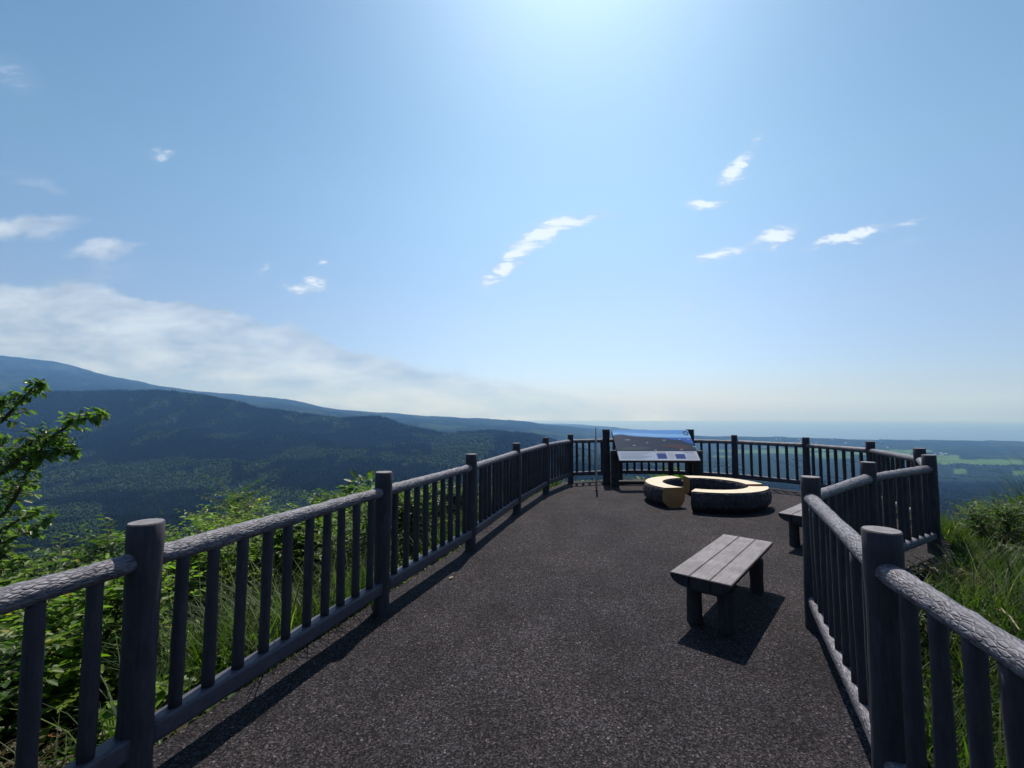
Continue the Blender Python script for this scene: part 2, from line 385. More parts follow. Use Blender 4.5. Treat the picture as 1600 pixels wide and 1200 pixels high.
def far_h(x, y):
    r = np.hypot(x, y); yf = np.maximum(y, .35*r); a = np.clip(x/yf, -2.19, 2.19)
    yd = np.clip(yf, 20.5, 59000)
    fi = (a+2.2)/4.4*(NA-1); fj = (np.log(yd)-LG[0])/(LG[-1]-LG[0])*(NR-1)
    i0 = np.clip(fi.astype(int), 0, NA-2); j0 = np.clip(fj.astype(int), 0, NR-2); u = fi-i0; w = fj-j0
    z = (tab[i0, j0]*(1-u)+tab[i0+1, j0]*u)*(1-w)+(tab[i0, j0+1]*(1-u)+tab[i0+1, j0+1]*u)*w
    mid = np.clip((r-80)/600, 0, 1)*np.clip((24000-r)/8000, 0, 1)
    hil = np.clip((z+430)/250, .0, 1)
    rdg = 1-2*np.abs(fbm(x/520+.3*fbm(x/900, y/900, 2, 7), y/700, 4, 11))*1.6
    z = z+mid*hil*(22*fbm(x/300, y/300, 4, 0)+np.clip((4200-r)/1500, 0, 1)*np.clip((r-900)/600, 0, 1)*30*(rdg-.6)+np.minimum(r/9000, 1)*34*fbm(x/900+5, y/1500, 5, 3))
    z = z+np.clip((r-900)/600, 0, 1)*np.clip((9000-r)/3000, 0, 1)*hil*9*fbm(x/120, y/130, 3, 13)
    z = z+mid*(1-hil)*(5*fbm(x/600, y/600, 3, 5))
    # wooded dune line along the coast, then the land drops below the sea
    coast = 9300-np.clip((x-3000), 0, 9000)*.52+500*fbm(x/1500, y*0+3, 3, 2)
    coast = coast+np.maximum(0, .36-a)*42000; low = z < -395
    z = np.where(low & (y > coast-1100) & (y < coast) & (x > 500), z+np.clip(16+22*fbm(x/500, y/500, 3, 8), 0, 60), z)
    z = np.where(y > coast, np.minimum(z, -452-(y-coast)*.05), z)
    return z
def near_h(x, y, d):
    left = np.clip((1.0-x)/3, 0, 1)
    dd = np.maximum(d-.25, 0)
    right = (x > 1.5)
    zr = -.22-.10*np.minimum(dd, 2.5)-.42*np.maximum(dd-2.5, 0)
    zl = -.30-.34*np.minimum(dd, 3)-.62*np.maximum(dd-3, 0)
    zb = -.45-.75*dd
    w = np.clip((x-1.5)/2, 0, 1)*np.clip((7.6-y)/1.5, 0, 1); wl = np.clip((.5-x)/1.5, 0, 1)*np.clip((9.5-y)/2.5, 0, 1)
    z = w*zr+(1-w)*(wl*zl+(1-wl)*zb)
    z = z+.10*fbm(x/1.1, y/1.1, 4, 4)*np.clip(dd, 0, 1)
    return np.where(d < .25, -.12-np.clip(-d, 0, 1)*.5, z)
def ground_h(x, y):
    x = np.asarray(x, float); y = np.asarray(y, float)
    d = dist_deck(x, y); zn = near_h(x, y, d); zf = far_h(x, y)
    w = np.clip((d-8)/30, 0, 1); w = w*w*(3-2*w)
    return np.where(d < 8, zn, zn*(1-w)+zf*w)
CON = np.array([.006, .011, .007]); DEC = np.array([.030, .048, .019]); FLD = np.array([.060, .105, .030]); PLN = np.array([.012, .020, .014]); SOIL = np.array([.045, .040, .028])
def in_rect(a, y, u0, u1, v0, v1, z=-430):
    """field measured on the plain: photo span -> map position"""
    y0 = (H-z)/(v1-647)*FPX; y1 = (H-z)/(v0-647)*FPX
    wob = 60*fbm(a*9, y/300, 3, 9)
    return (a > (u0-800)/FPX) & (a < (u1-800)/FPX) & (y+wob > y0) & (y+wob < y1)
FIELDS = [(1460,1492,710.5,721),(1462,1520,718,725),(1515,1590,717,726),(1484,1504,731,738.5),(1574,1640,733,740),(1430,1470,712,722),(1115,1180,702,705.5),(1140,1260,703.5,707.5),
          (1195,1345,699.5,703),(1255,1420,705.5,710),(1330,1450,701,705),(1270,1330,711,715),(1350,1420,713,717),(1110,1140,711,714)]
def cover(x, y):
    """0 conifer 1 broadleaf 2 field 3 mixed plain 4 scrub"""
    n = fbm(x/260, y/420, 5, 6); a = x/np.maximum(y, 1.0); c = np.zeros(x.shape, int)
    c[(n > .27) | (fbm(x/90, y/190, 3, 12) > .42)] = 1
    # the broad pale patch in the valley at left, and the bright knoll
    c[(a > -1.4) & (a < -.55) & (y > 1450+250*(a+1.2)) & (y < 1950+100*fbm(x/150, y/150, 3, 1)) & (fbm(x/120, y/120, 3, 2) > -.45)] = 1
    c[(a < -.9) & (y > 500) & (y < 1500)] = np.where(fbm(x[(a < -.9) & (y > 500) & (y < 1500)]/160, y[(a < -.9) & (y > 500) & (y < 1500)]/160, 3, 3) > -.1, 1, 0)
    c[(a > -.62) & (a < -.30) & (y > 1150) & (y < 1900) & (n < .25)] = 0
    c[(a > -.18) & (a < -.04) & (y > 2250) & (y < 2950)] = 1
    c[(a > .1) & (y > 2700)] = 3
    c[(a > .1) & (y > 2700) & (n > .30)] = 1
    for f in FIELDS: c[in_rect(a, y, *f) & (y > 2700)] = 2
    c[np.hypot(x, y) < 45] = 4
    return c
th = np.concatenate([np.arange(-74, 74.01, .2), np.arange(77, 286-3, 3.0)]); th = np.radians(th)
rr = np.concatenate([[0.0], np.exp(np.linspace(math.log(.6), math.log(36000), 640))])
nt_, nr_ = len(th), len(rr)
TX = np.sin(th)[None, :]*rr[:, None]; TY = np.cos(th)[None, :]*rr[:, None]
TZ = ground_h(TX.ravel(), TY.ravel()); cv = cover(TX.ravel(), TY.ravel())
pal = np.array([CON*1.1, DEC*.8, FLD, PLN, SOIL]); tcol = pal[cv]
fm = cv == 2
tcol[fm] *= (0.8+.5*vnoise2(TX.ravel()[fm]/260, TY.ravel()[fm]/120, 5))[:, None]
idx = np.arange(nr_*nt_).reshape(nr_, nt_)
nx = np.roll(idx, -1, axis=1)
F = np.stack([idx[:-1], nx[:-1], nx[1:], idx[1:]], -1).reshape(-1, 4)
me = fast_mesh('terrain', np.stack([TX.ravel(), TY.ravel(), TZ], 1), F[:, ::-1], True, tcol)
M_TERR = mat_cover('forest_floor', .045, .6, 6.0, .95, 0)
o = link('hills', me, M_TERR); tag(o, 'dark wooded valley, hills and volcano slope running down to the coastal plain', None, None, 'structure')

# sea
def mat_sea():
    m, t, b = new_mat('sea_water'); b.inputs['Base Color'].default_value = (.025, .065, .15, 1); b.inputs['Roughness'].default_value = .3
    b.inputs['IOR'].default_value = 1.33
    n = tnoise(t, .02, 4, .6, sc3=(1, 1, 1)); bump(t, b, n.outputs[0], .25, 1.5); return m
bm = bmesh.new()
RS = 31500*1.0
rings = [0, 6000, 12000, 20000, RS]
vs = [bm.verts.new((0, 0, SEA))]
pr_ = []
for r in rings[1:]:
    row = [bm.verts.new((math.sin(a)*r, math.cos(a)*r, SEA)) for a in np.linspace(0, 2*math.pi, 160, endpoint=False)]; pr_.append(row)
for i in range(160): bm.faces.new((vs[0], pr_[0][(i+1) % 160], pr_[0][i]))
for k in range(3):
    for i in range(160): j = (i+1) % 160; bm.faces.new((pr_[k][i], pr_[k][j], pr_[k+1][j], pr_[k+1][i]))
bmesh.ops.recalc_face_normals(bm, faces=bm.faces)
o = bm_obj('sea', bm, mat_sea()); tag(o, 'hazy blue sea reaching the horizon', None, None, 'structure')

# ------------------------------------------------------------------ forest
def cones(px, py, pz, hgt, rad, n=5, tiers=2):
    """conifers: stacked ragged cones"""
    k = len(px); Vs = []; Fs = []; base = 0
    for ti in range(tiers):
        z0 = .12+.42*ti/tiers*1.5; z1 = 1.0 if ti == tiers-1 else z0+.55; rs = 1-.42*ti
        ang = rng.random((k, 1))*6.28+np.arange(n)[None]*6.283/n; rj = rad[:, None]*rs*(.75+.5*rng.random((k, n)))
        ring = np.stack([px[:, None]+np.cos(ang)*rj, py[:, None]+np.sin(ang)*rj, pz[:, None]+hgt[:, None]*(z0+.06*rng.random((k, n)))], -1)
        tip = np.stack([px, py, pz+hgt*z1], -1)[:, None]
        V = np.concatenate([ring, tip], 1); Vs.append(V.reshape(-1, 3))
        o0 = base+np.arange(k)[:, None]*(n+1)
        f = np.stack([o0+np.arange(n)[None], o0+(np.arange(n)[None]+1) % n, np.broadcast_to(o0+n, (k, n))], -1)
        Fs.append(f.reshape(-1, 3)); base += k*(n+1)
    return np.concatenate(Vs), np.concatenate(Fs)
_ico = None
def ico(sub=1):
    bm = bmesh.new(); bmesh.ops.create_icosphere(bm, subdivisions=sub, radius=1)
    V = np.array([v.co[:] for v in bm.verts]); F = np.array([[v.index for v in f.verts] for f in bm.faces]); bm.free(); return V, F
def lumps(px, py, pz, hgt, rad, sub=1, jit=.28):
    V0, F0 = ico(sub); k = len(px)
    s = 1+jit*(rng.random((k, len(V0)))*2-1)
    V = V0[None]*s[..., None]; V[..., 0] *= rad[:, None]; V[..., 1] *= rad[:, None]; V[..., 2] *= hgt[:, None]*.42
    V[..., 0] += px[:, None]; V[..., 1] += py[:, None]; V[..., 2] += (pz+hgt*.55)[:, None]
    F = F0[None]+(np.arange(k)*len(V0))[:, None, None]
    return V.reshape(-1, 3), F.reshape(-1, 3)
def scatter(n, y0, y1, amin=-1.45, amax=1.35, p=1.0):
    # map density falling with distance, as far trees are sub-pixel
    u = rng.random(n); y = (y0**(1-p)+u*(y1**(1-p)-y0**(1-p)))**(1/(1-p)) if abs(p-1) > 1e-6 else y0*(y1/y0)**u
    a = amin+(amax-amin)*rng.random(n); return a*y, y
x, y = scatter(330000, 230, 4200, p=.35)
c = cover(x, y); keep = (c == 0) | (c == 1); x, y, c = x[keep], y[keep], c[keep]; z = ground_h(x, y)
ok = z > -449; x, y, z, c = x[ok], y[ok], z[ok], c[ok]
cm_ = (c == 0) & (rng.random(len(c)) < .93)
def forest(name, mask, kind, label, mat, cA, cB):
    X, Y, Z = x[mask], y[mask], z[mask]; g = np.clip(Y/2600, .55, 1.6)
    if kind == 'cone':
        h = (15+9*rng.random(len(X)))*g**.5; V, F = cones(X, Y, Z-1, h, (2.4+1.2*rng.random(len(X)))*g, 5, 2); per = [6, 6]
        t = rng.random(len(X)); cc = np.concatenate([np.repeat(cA[None]*(.8+.4*t)[:, None], 6, 0)]*2)
    else:
        h = (9+6*rng.random(len(X)))*g**.5; V, F = lumps(X, Y, Z-1, h, (3.6+2.2*rng.random(len(X)))*g, 1)
        t = rng.random(len(X)); cc = np.repeat(cA[None]*(1-t)[:, None]+cB[None]*t[:, None], 12 if len(ico(1)[0]) == 12 else len(ico(1)[0]), 0)
    me = fast_mesh(name, V, F, False, cc); o = link(name, me, mat); tag(o, label, 'forest', None, 'stuff'); return o
M_TREES = mat_cover('tree_crowns', .5, .4, .5, .95, 0, 3)
forest('conifer_forest', cm_, 'cone', 'dark conifer forest filling the valley below the lookout', M_TREES, np.array([.007, .012, .008]), None)
lm = (c == 1) & (rng.random(len(c)) < .55)
forest('broadleaf_forest', lm, 'lump', 'paler broadleaf woods in patches across the valley', M_TREES, np.array([.018, .032, .014]), np.array([.042, .064, .026]))

# ------------------------------------------------------------------ leaves, grass
def leaf_mesh(P, D, Nn, S, Wd=.5, fold=.18, droop=.15):
    """leaves at P pointing along D, face normal Nn, length S -> 6 verts, 2 quads"""
    D = D/np.linalg.norm(D, axis=1, keepdims=True); Sd = np.cross(D, Nn); Sd /= np.linalg.norm(Sd, axis=1, keepdims=True)+1e-9; U = np.cross(Sd, D)
    T = np.array([(0, 0, 0), (Wd*.46, .32, fold*.6), (Wd*.36, .72, fold*.4-droop*.5), (0, 1, -droop), (-Wd*.36, .72, fold*.4-droop*.5), (-Wd*.46, .32, fold*.6)])
    V = P[:, None]+S[:, None, None]*(T[None, :, 0:1]*Sd[:, None]+T[None, :, 1:2]*D[:, None]+T[None, :, 2:3]*U[:, None])
    b = np.arange(len(P))[:, None]*6
    F = np.concatenate([b+np.array([0, 1, 2, 3]), b+np.array([0, 3, 4, 5])], 0)
    return V.reshape(-1, 3), F
def tube(path, rad, n=6):
    path = np.array(path, float); k = len(path); T = np.gradient(path, axis=0); T /= np.linalg.norm(T, axis=1, keepdims=True)+1e-9
    ref = np.array([.31, .2, .93]); A = np.cross(T, ref); A /= np.linalg.norm(A, axis=1, keepdims=True)+1e-9; B = np.cross(T, A)
    an = np.arange(n)*2*math.pi/n; rad = np.broadcast_to(rad, (k,))
    V = path[:, None]+rad[:, None, None]*(np.cos(an)[None, :, None]*A[:, None]+np.sin(an)[None, :, None]*B[:, None])
    idx = np.arange(k*n).reshape(k, n); nx = np.roll(idx, -1, 1)
    return V.reshape(-1, 3), np.stack([idx[:-1], nx[:-1], nx[1:], idx[1:]], -1).reshape(-1, 4)
class Acc:
    def __init__(s): s.V = []; s.F = []; s.n = 0; s.c = []
    def add(s, V, F, c=None):
        s.V.append(V); s.F.append(F+s.n); s.n += len(V)
        s.c.append(np.ones((len(V), 3)) if c is None else c)
    def mesh(s, name, smooth=False): return fast_mesh(name, np.concatenate(s.V), np.concatenate(s.F), smooth, np.concatenate(s.c))
M_LEAF_A = mat_leaf('shrub_leaf', [(.028, .058, .012), (.058, .105, .018), (.095, .145, .028)], .46, .45)
M_LEAF_B = mat_leaf('bright_leaf', [(.070, .115, .014), (.12, .19, .022), (.17, .23, .032)], .46, .52)
M_LEAF_T = mat_leaf('tree_leaf', [(.055, .095, .028), (.09, .14, .042), (.15, .20, .07)], .33, .50)
M_LEAF_R = mat_leaf('reddish_leaf', [(.050, .045, .018), (.075, .055, .024), (.06, .08, .025)], .5, .35)
M_GRASS = mat_leaf('tall_grass', [(.018, .038, .008), (.036, .066, .011), (.075, .105, .020)], .6, .45, .9)
M_TWIG = mat_simple('twig_bark', (.055, .045, .035), .8, 0, 20, .3)
M_STRAW = mat_simple('dry_straw', (.28, .23, .14), .7, 0, 10, .3)

def shrub(name, label, cat, base, w, h, leafsz, n_tw, mat, group=None, lean=(0, 0), dens=15, seed=0, wd=.55, upright=.6):
    r = np.random.default_rng(seed+100); root = empty(name, base); tag(root, label, cat, group)
    st = Acc(); lf = Acc(); ns = 7
    tips = []
    for i in range(ns):
        a = r.random()*6.28; q = r.random()**.6*w*.42; e = np.array([math.cos(a)*q+lean[0]*h, math.sin(a)*q+lean[1]*h, h*(.62+.3*r.random())])
        t = np.linspace(0, 1, 6)[:, None]; p = t*e*[1, 1, 1]+np.sin(t*math.pi)*np.array([math.cos(a), math.sin(a), .3])*w*.06+(r.random((6, 3))-.5)*.03*t
        V, F = tube(p, np.linspace(.012+.006*h, .004, 6), 5); st.add(V, F); tips.append(p)
    P0 = []; D0 = []; LN = []
    for j in range(n_tw):
        p = tips[j % ns]; k = r.uniform(1.5, 5); i0 = int(k); f = k-i0; q = p[i0]*(1-f)+p[min(i0+1, 5)]*f
        a = r.random()*6.28; d = np.array([math.cos(a), math.sin(a), r.uniform(-.15, 1)*upright+.15]); ln = w*r.uniform(.12, .34)
        P0.append(q); D0.append(d/np.linalg.norm(d)); LN.append(ln)
        V, F = tube([q, q+D0[-1]*ln*.5+[0, 0, .02], q+D0[-1]*ln], np.array([.004, .003, .0015]), 3); st.add(V, F)
    P0 = np.array(P0); D0 = np.array(D0); LN = np.array(LN); m = dens
    t = np.tile(np.linspace(.12, 1.03, m), len(P0)); I = np.repeat(np.arange(len(P0)), m)
    P = P0[I]+D0[I]*(LN[I]*t)[:, None]; sgn = np.where(np.arange(len(I)) % 2 == 0, 1, -1)[:, None]
    side = np.cross(D0[I], [0, 0, 1.0]); side /= np.linalg.norm(side, axis=1, keepdims=True)+1e-6
    dr = D0[I]*.6+side*sgn*.9+(r.random((len(I), 3))-.5)*.9; nn = np.array([0, 0, 1.0])+(r.random((len(I), 3))-.5)*1.1
    S = leafsz*(.55+.7*r.random(len(I))); V, F = leaf_mesh(P, dr, nn, S, wd, .15, .2)
    tone = np.repeat((.7+.6*r.random((len(I), 1)))*np.array([[1, 1, 1]])*np.where(r.random((len(I), 1)) < .02, np.array([[2.2, 1.2, .6]]), 1.0), 6, 0); lf.add(V, F, tone)
    link('stem', st.mesh('stem', True), M_TWIG, root); link('foliage', lf.mesh('foliage'), mat, root)
    return root
def gz(x, y): return float(ground_h(np.array([x]), np.array([y]))[0])
G1 = 'leafy shrubs on the slope outside the left railing'
k = 0
LS = [(-3.4,3.1,1.5,1.15),(-4.5,4.3,1.7,1.55),(-3.6,5.0,1.5,1.45),(-5.2,5.6,1.9,1.75),(-3.3,4.1,.9,.6),(-3.9,6.7,1.7,1.65),(-2.7,6.1,1.2,1.15),(-2.6,7.6,1.6,1.45),(-1.6,6.9,1.0,1.0),
      (-1.2,8.3,1.2,1.15),(-5.9,7.4,2.2,2.0),(-3.2,2.0,1.3,.95),(-4.8,2.9,1.8,1.4),(-4.4,8.6,2.0,1.8),(-.3,9.3,1.0,.85),(-6.6,4.2,2.1,1.8),(-2.7,.9,1.0,.75),(-2.9,3.4,.6,.2)]
for (sx, sy, w, h) in LS:
    k += 1; h += .34; w *= 1.15
    shrub('shrub', 'leafy green shrub growing on the slope outside the left railing', 'shrub', (sx, sy, gz(sx, sy)-.05), w, h, .074 if k % 3 else .055, int(400*w), M_LEAF_B if k % 2 else M_LEAF_A, G1, seed=k)
shrub('shrub', 'small-leaved dark shrub with pale leaf tips beside the second left railing post', 'shrub', (-1.75, 5.3, gz(-1.75, 5.3)-.05), .95, 1.2, .035, 190, M_LEAF_A, seed=40, dens=18)
shrub('broadleaf_plant', 'plant with big bright lime leaves behind the nearest left post', 'plant', (-2.15, 2.85, gz(-2.15, 2.85)), .55, .5, .115, 26, M_LEAF_B, seed=41, dens=7, wd=.7)
shrub('broadleaf_plant', 'low lime plant with large leaves between the first and second left posts', 'plant', (-1.95, 3.6, gz(-1.95, 3.6)), .5, .38, .085, 26, M_LEAF_B, seed=42, dens=6, wd=.6)
shrub('reddish_plant', 'reddish brown leafy plant low behind the nearest left balusters', 'plant', (-2.35, 2.25, gz(-2.35, 2.25)), .6, .45, .045, 60, M_LEAF_R, seed=43)
RSH = [((5.9,4.9),.8,.65,.05,M_LEAF_A,'low dark shrub at the foot of the farthest right railing corner'),
       ((6.25,5.75),.9,.86,.036,M_LEAF_A,'sparse dark shrub with whitish leaves rising above the right-hand grass'),
       ((7.0,6.25),1.2,.95,.04,M_LEAF_A,'broad dark shrub at the right edge above the tall grass'),
       ((4.35,4.35),.9,.42,.03,M_LEAF_R,'low brownish green bush against the outside of the right railing'),
       ((3.4,3.5),.8,.40,.035,M_LEAF_A,'small green bush behind the nearest right post')]
for i, ((sx, sy), w, h, ls, mt, lb) in enumerate(RSH):
    shrub('shrub', lb, 'shrub', (sx, sy, gz(sx, sy)-.04), w, h, ls, int(240*w), mt, seed=60+i)

# tree at the left edge
tr = empty('tree', (-6.4, 4.7, gz(-6.4, 4.7))); tag(tr, 'small broadleaf tree reaching in from the left edge with bare branch tips', 'tree')
limbs_extra = 1
base = np.array([-6.4, 4.7, gz(-6.4, 4.7)])
def pxp(lst, y0, dy=.12): return np.array([on_y(u-14-.05*max(u, 0), v, y0+dy*i) for i, (u, v) in enumerate(lst)])-base
trunk_top = on_y(-70, 640, 4.7)-base
limbs = [([(-90,800),(-20,740),(50,700),(95,680),(135,655),(165,652),(178,646)], 4.4, -.05), ([(-90,740),(-20,690),(25,650),(52,622),(68,604),(76,597)], 4.6, -.04),
         ([(-80,860),(-20,835),(20,800),(45,770),(60,735),(85,715),(120,700)], 4.5, -.06), ([(-95,760),(-50,700),(-20,650),(-5,615)], 4.7, .03), ([(-90,880),(-30,870),(20,850),(60,838),(100,812)], 4.3, -.06),
         ([(-90,700),(-60,640),(-40,600)], 4.8, .05), ([(-80,900),(-30,890),(10,868),(45,880)], 4.2, 0), ([(-90,770),(-40,730),(5,700),(30,682)], 4.9, .05),
         ([(-60,830),(0,790),(35,765),(70,757)], 4.75, .04),([(-90,680),(-40,650),(0,632),(20,625)], 4.3, -.02),
         ([(-90,820),(-30,770),(15,735),(45,715),(75,700)], 4.2, -.03), ([(-80,880),(-20,860),(15,835),(50,815),(75,800)], 4.6, .0),
         ([(-90,860),(-40,830),(-10,800),(10,790)], 4.1, 0), ([(-70,900),(-20,900),(20,890),(60,882)], 4.7, 0), ([(30,715),(70,690),(100,690),(125,700),(140,712)], 4.3, -.02),
         ([(-90,790),(-40,750),(-5,720),(10,690)], 4.4, 0)]
ta = Acc(); la = Acc(); r = np.random.default_rng(5)
V, F = tube(np.array([[0, 0, 0], [.05, 0, .6], [-.02, .02, 1.3], trunk_top*[.9, .9, .8], trunk_top]), np.array([.085, .07, .055, .04, .02]), 9); ta.add(V, F)
link('trunk', ta.mesh('trunk', True), M_TWIG, tr)
ba = Acc()
for li, (pl, y0, dy) in enumerate(limbs):
    p = pxp(pl, y0, dy); s = np.linspace(0, len(p)-1, 5*len(p)); p = np.stack([np.interp(s, np.arange(len(p)), p[:, i]) for i in range(3)], 1)
    p += np.cumsum((r.random(p.shape)-.5)*.012, axis=0)
    V, F = tube(p, np.linspace(.026, .004, len(p)), 6); ba.add(V, F)
    for q in range(6, len(p)):
        for rep in range(2):
            frac = q/len(p); ln = r.uniform(.08, .25)*(1.15-frac)
            d = np.array([r.uniform(-1, 1), r.uniform(-1, 1), r.uniform(-.3, .9)]); d /= np.linalg.norm(d)
            V, F = tube([p[q], p[q]+d*ln*.6, p[q]+d*ln], np.array([.006, .004, .002]), 4); ba.add(V, F)
            m = 4; tt = np.linspace(.2, 1.05, m); P = p[q]+d*ln*tt[:, None]; dr = d*.5+(r.random((m, 3))-.5)*1.7+[0, 0, -.25]; nn = np.array([0, 0, 1.])+(r.random((m, 3))-.5)*1.2
            V, F = leaf_mesh(P, dr, nn, .074*(.6+.6*r.random(m)), .62, .12, .25)
            la.add(V, F, np.repeat(.7+.6*r.random((m, 1))*np.ones((1, 3)), 6, 0))
link('branch', ba.mesh('branch', True), M_TWIG, tr)
link('crown', la.mesh('crown'), M_LEAF_T, tr)

def blades(name, label, cat, X, Y, Z, hgt, wid, mat, lean=.5, seed=0, dry=.06):
    r = np.random.default_rng(seed); k = len(X); a = r.random(k)*6.283; ln = hgt*lean*(.3+r.random(k)); dx, dy = np.cos(a), np.sin(a)
    seg = 4; V = np.zeros((k, seg*2+2, 3))
    for s in range(seg+1):
        t = s/seg; bx = X+dx*ln*t**2; by = Y+dy*ln*t**2; bz = Z+hgt*(t-.28*lean*t**3); w = wid*(1-t**1.6*.93)
        V[:, 2*s] = np.stack([bx-dy*w, by+dx*w, bz], 1); V[:, 2*s+1] = np.stack([bx+dy*w, by-dx*w, bz], 1)
    b = np.arange(k)[:, None]*(seg*2+2)
    F = np.concatenate([b+np.array([2*s, 2*s+1, 2*s+3, 2*s+2]) for s in range(seg)], 0)
    tone = (.65+.7*r.random((k, 1)))*np.where(r.random((k, 1)) < dry, np.array([[2.6, 1.9, 1.5]]), np.array([[1., 1., 1.]]))
    me = fast_mesh(name, V.reshape(-1, 3), F, True, np.repeat(tone, seg*2+2, 0)); o = link(name, me, mat); tag(o, label, cat, None, 'stuff'); return o
def region(n, x0, x1, y0, y1, dmin, dmax, seed, dens=None):
    r = np.random.default_rng(seed); X = x0+(x1-x0)*r.random(n); Y = y0+(y1-y0)*r.random(n); d = dist_deck(X, Y); m = (d > dmin) & (d < dmax)
    if dens is not None: m &= fbm(X*dens, Y*dens, 3, seed) > -.18+.25*(r.random(n)-.5)
    return X[m], Y[m], d[m]
X, Y, d = region(110000, -6, 1.2, .2, 11, .08, 3.2, 11, .8)
keep = rng.random(len(X)) < np.clip(1.3-d*.3, .15, 1); X, Y, d = X[keep], Y[keep], d[keep]
hh = (.22+.5*rng.random(len(X)))*np.clip(.55+d*.6, .5, 1.15)*np.where((Y > 2.3) & (Y < 8.5) & (d < 1.1), 1.45, 1.0)
blades('grass', 'tall green grass on the slope outside the left railing', 'grass', X, Y, ground_h(X, Y)-.03, hh, .0045+.004*rng.random(len(X)), M_GRASS, .7, 12)
X, Y, d = region(120000, 1.3, 11, -.5, 9, .08, 6.5, 13)
hh = 1.35*(.30+.75*rng.random(len(X))**1.3)*np.clip(.35+d*.55, .3, 1.1)*np.clip(.72+.6*fbm(X/.9, Y/.9, 3, 6), .3, 1.3)*np.where((X > .93*Y) & (Y > 3.8) & (X < 8.5), 1.26, 1.0)
blades('grass', 'dense tall grass outside the right railing', 'grass', X, Y, ground_h(X, Y)-.03, hh, .004+.0045*rng.random(len(X)), M_GRASS, .6, 14, .10)
# undergrowth: low leaves hiding the soil on both sides
def undergrowth(name, label, args, n, seed, mat, hmax, size):
    X, Y, d = region(n, *args, seed, None); r = np.random.default_rng(seed); k = len(X)
    Z = ground_h(X, Y)+r.random(k)*hmax*np.clip(.25+d*.5, .2, 1)*(1+.7*fbm(X/.8, Y/.8, 3, 2))
    P = np.stack([X, Y, Z], 1); dr = (r.random((k, 3))-.5)*2; dr[:, 2] *= .5; nn = np.array([0, 0, 1.])+(r.random((k, 3))-.5)*1.3
    V, F = leaf_mesh(P, dr, nn, size*(.5+r.random(k)), .55, .15, .2)
    tone = np.repeat((.6+.7*r.random((k, 1)))*np.where(r.random((k, 1)) < .12, np.array([[2.0, .95, .8]]), np.array([[1., 1., 1.]])), 6, 0)
    o = link(name, fast_mesh(name, V, F, False, tone), mat); tag(o, label, 'undergrowth', None, 'stuff')
undergrowth('undergrowth', 'low leafy undergrowth covering the left slope', (-9, 2.5, -1, 15, .03, 7.5), 120000, 21, M_LEAF_A, .40, .055)
undergrowth('undergrowth', 'low leafy weeds among the right-hand grass', (1.2, 13, -1, 12, .03, 8), 70000, 22, M_LEAF_A, .28, .045)
for lb, a_, b_ in (('dry straw-coloured stalk leaning over the right-hand grass, the upper one', on_y(1519,858,5.2), on_y(1552,905,5.0)), ('long dry straw-coloured stalk lying across the right-hand grass near the rail, the lower one', on_y(1562,948,3.4), on_y(1598,992,3.2))):
    rt = empty('dry_stalk', tuple(b_)); tag(rt, lb, 'dry stalk'); V, F = tube(np.array([a_-b_, (a_-b_)*.5+[0, 0, .02], b_-b_]), np.array([.003, .006, .008]), 5); ac = Acc(); ac.add(V, F); link('stem', ac.mesh('stem', True), M_STRAW, rt)
    V, F = leaf_mesh(np.array([(a_-b_)*.6]), (a_-b_)[None]*[1., 1., .6], np.array([[0, .2, 1.]]), np.array([.16]), .12, .1, .3); ac = Acc(); ac.add(V, F); link('leaf', ac.mesh('leaf'), M_STRAW, rt)
# nearer trees on the hillside below, seen over the left railing
def crown_tree(i, x, y, h, w, lab, grp):
    z = float(far_h(np.array([x]), np.array([y]))[0]) if math.hypot(x, y) > 45 else gz(x, y)
    root = empty('broadleaf_tree', (x, y, z)); tag(root, lab, 'tree', grp); r = np.random.default_rng(i+300)
    V, F = tube(np.array([[0, 0, -.5], [.1, 0, h*.35], [0, .1, h*.8]]), np.array([.22, .16, .05]), 7); a = Acc(); a.add(V, F)
    link('trunk', a.mesh('trunk', True), M_TWIG, root)
    nc = 26; cc = r.normal(size=(nc, 3)); cc /= np.linalg.norm(cc, axis=1, keepdims=True); cc *= (r.random((nc, 1))**.4); cc = cc*[w*.42, w*.42, h*.3]+[0, 0, h*.66]
    m = 230; I = np.repeat(np.arange(nc), m); off = r.normal(size=(nc*m, 3)); off /= np.linalg.norm(off, axis=1, keepdims=True); off *= (.55+.5*r.random((nc*m, 1)))
    P = cc[I]+off*[w*.15, w*.15, h*.085]; dr = off+(r.random((nc*m, 3))-.5); nn = off*.5+[0, 0, .8]+(r.random((nc*m, 3))-.5)*.8
    V, F = leaf_mesh(P, dr, nn, .20+.2*r.random(nc*m), .7, .12, .2); a = Acc(); a.add(V, F, np.repeat(.7+.6*r.random((nc*m, 1))*np.ones((1, 3)), 6, 0))
    link('crown', a.mesh('crown'), M_LEAF_A, root)
r = np.random.default_rng(77)
for i in range(34):
    y_ = r.uniform(16, 75); x_ = y_*r.uniform(-1.25, .1) if i < 24 else y_*r.uniform(.3, 1.3)
    side = x_ < y_*.12
    crown_tree(i, x_, y_, r.uniform(6, 9.5), r.uniform(5, 8), 'round-crowned tree on the hillside just below the left shrubs' if side else 'round-crowned tree on the hillside below the deck at right',
               'trees on the near hillside, left' if side else 'trees on the near hillside, right')

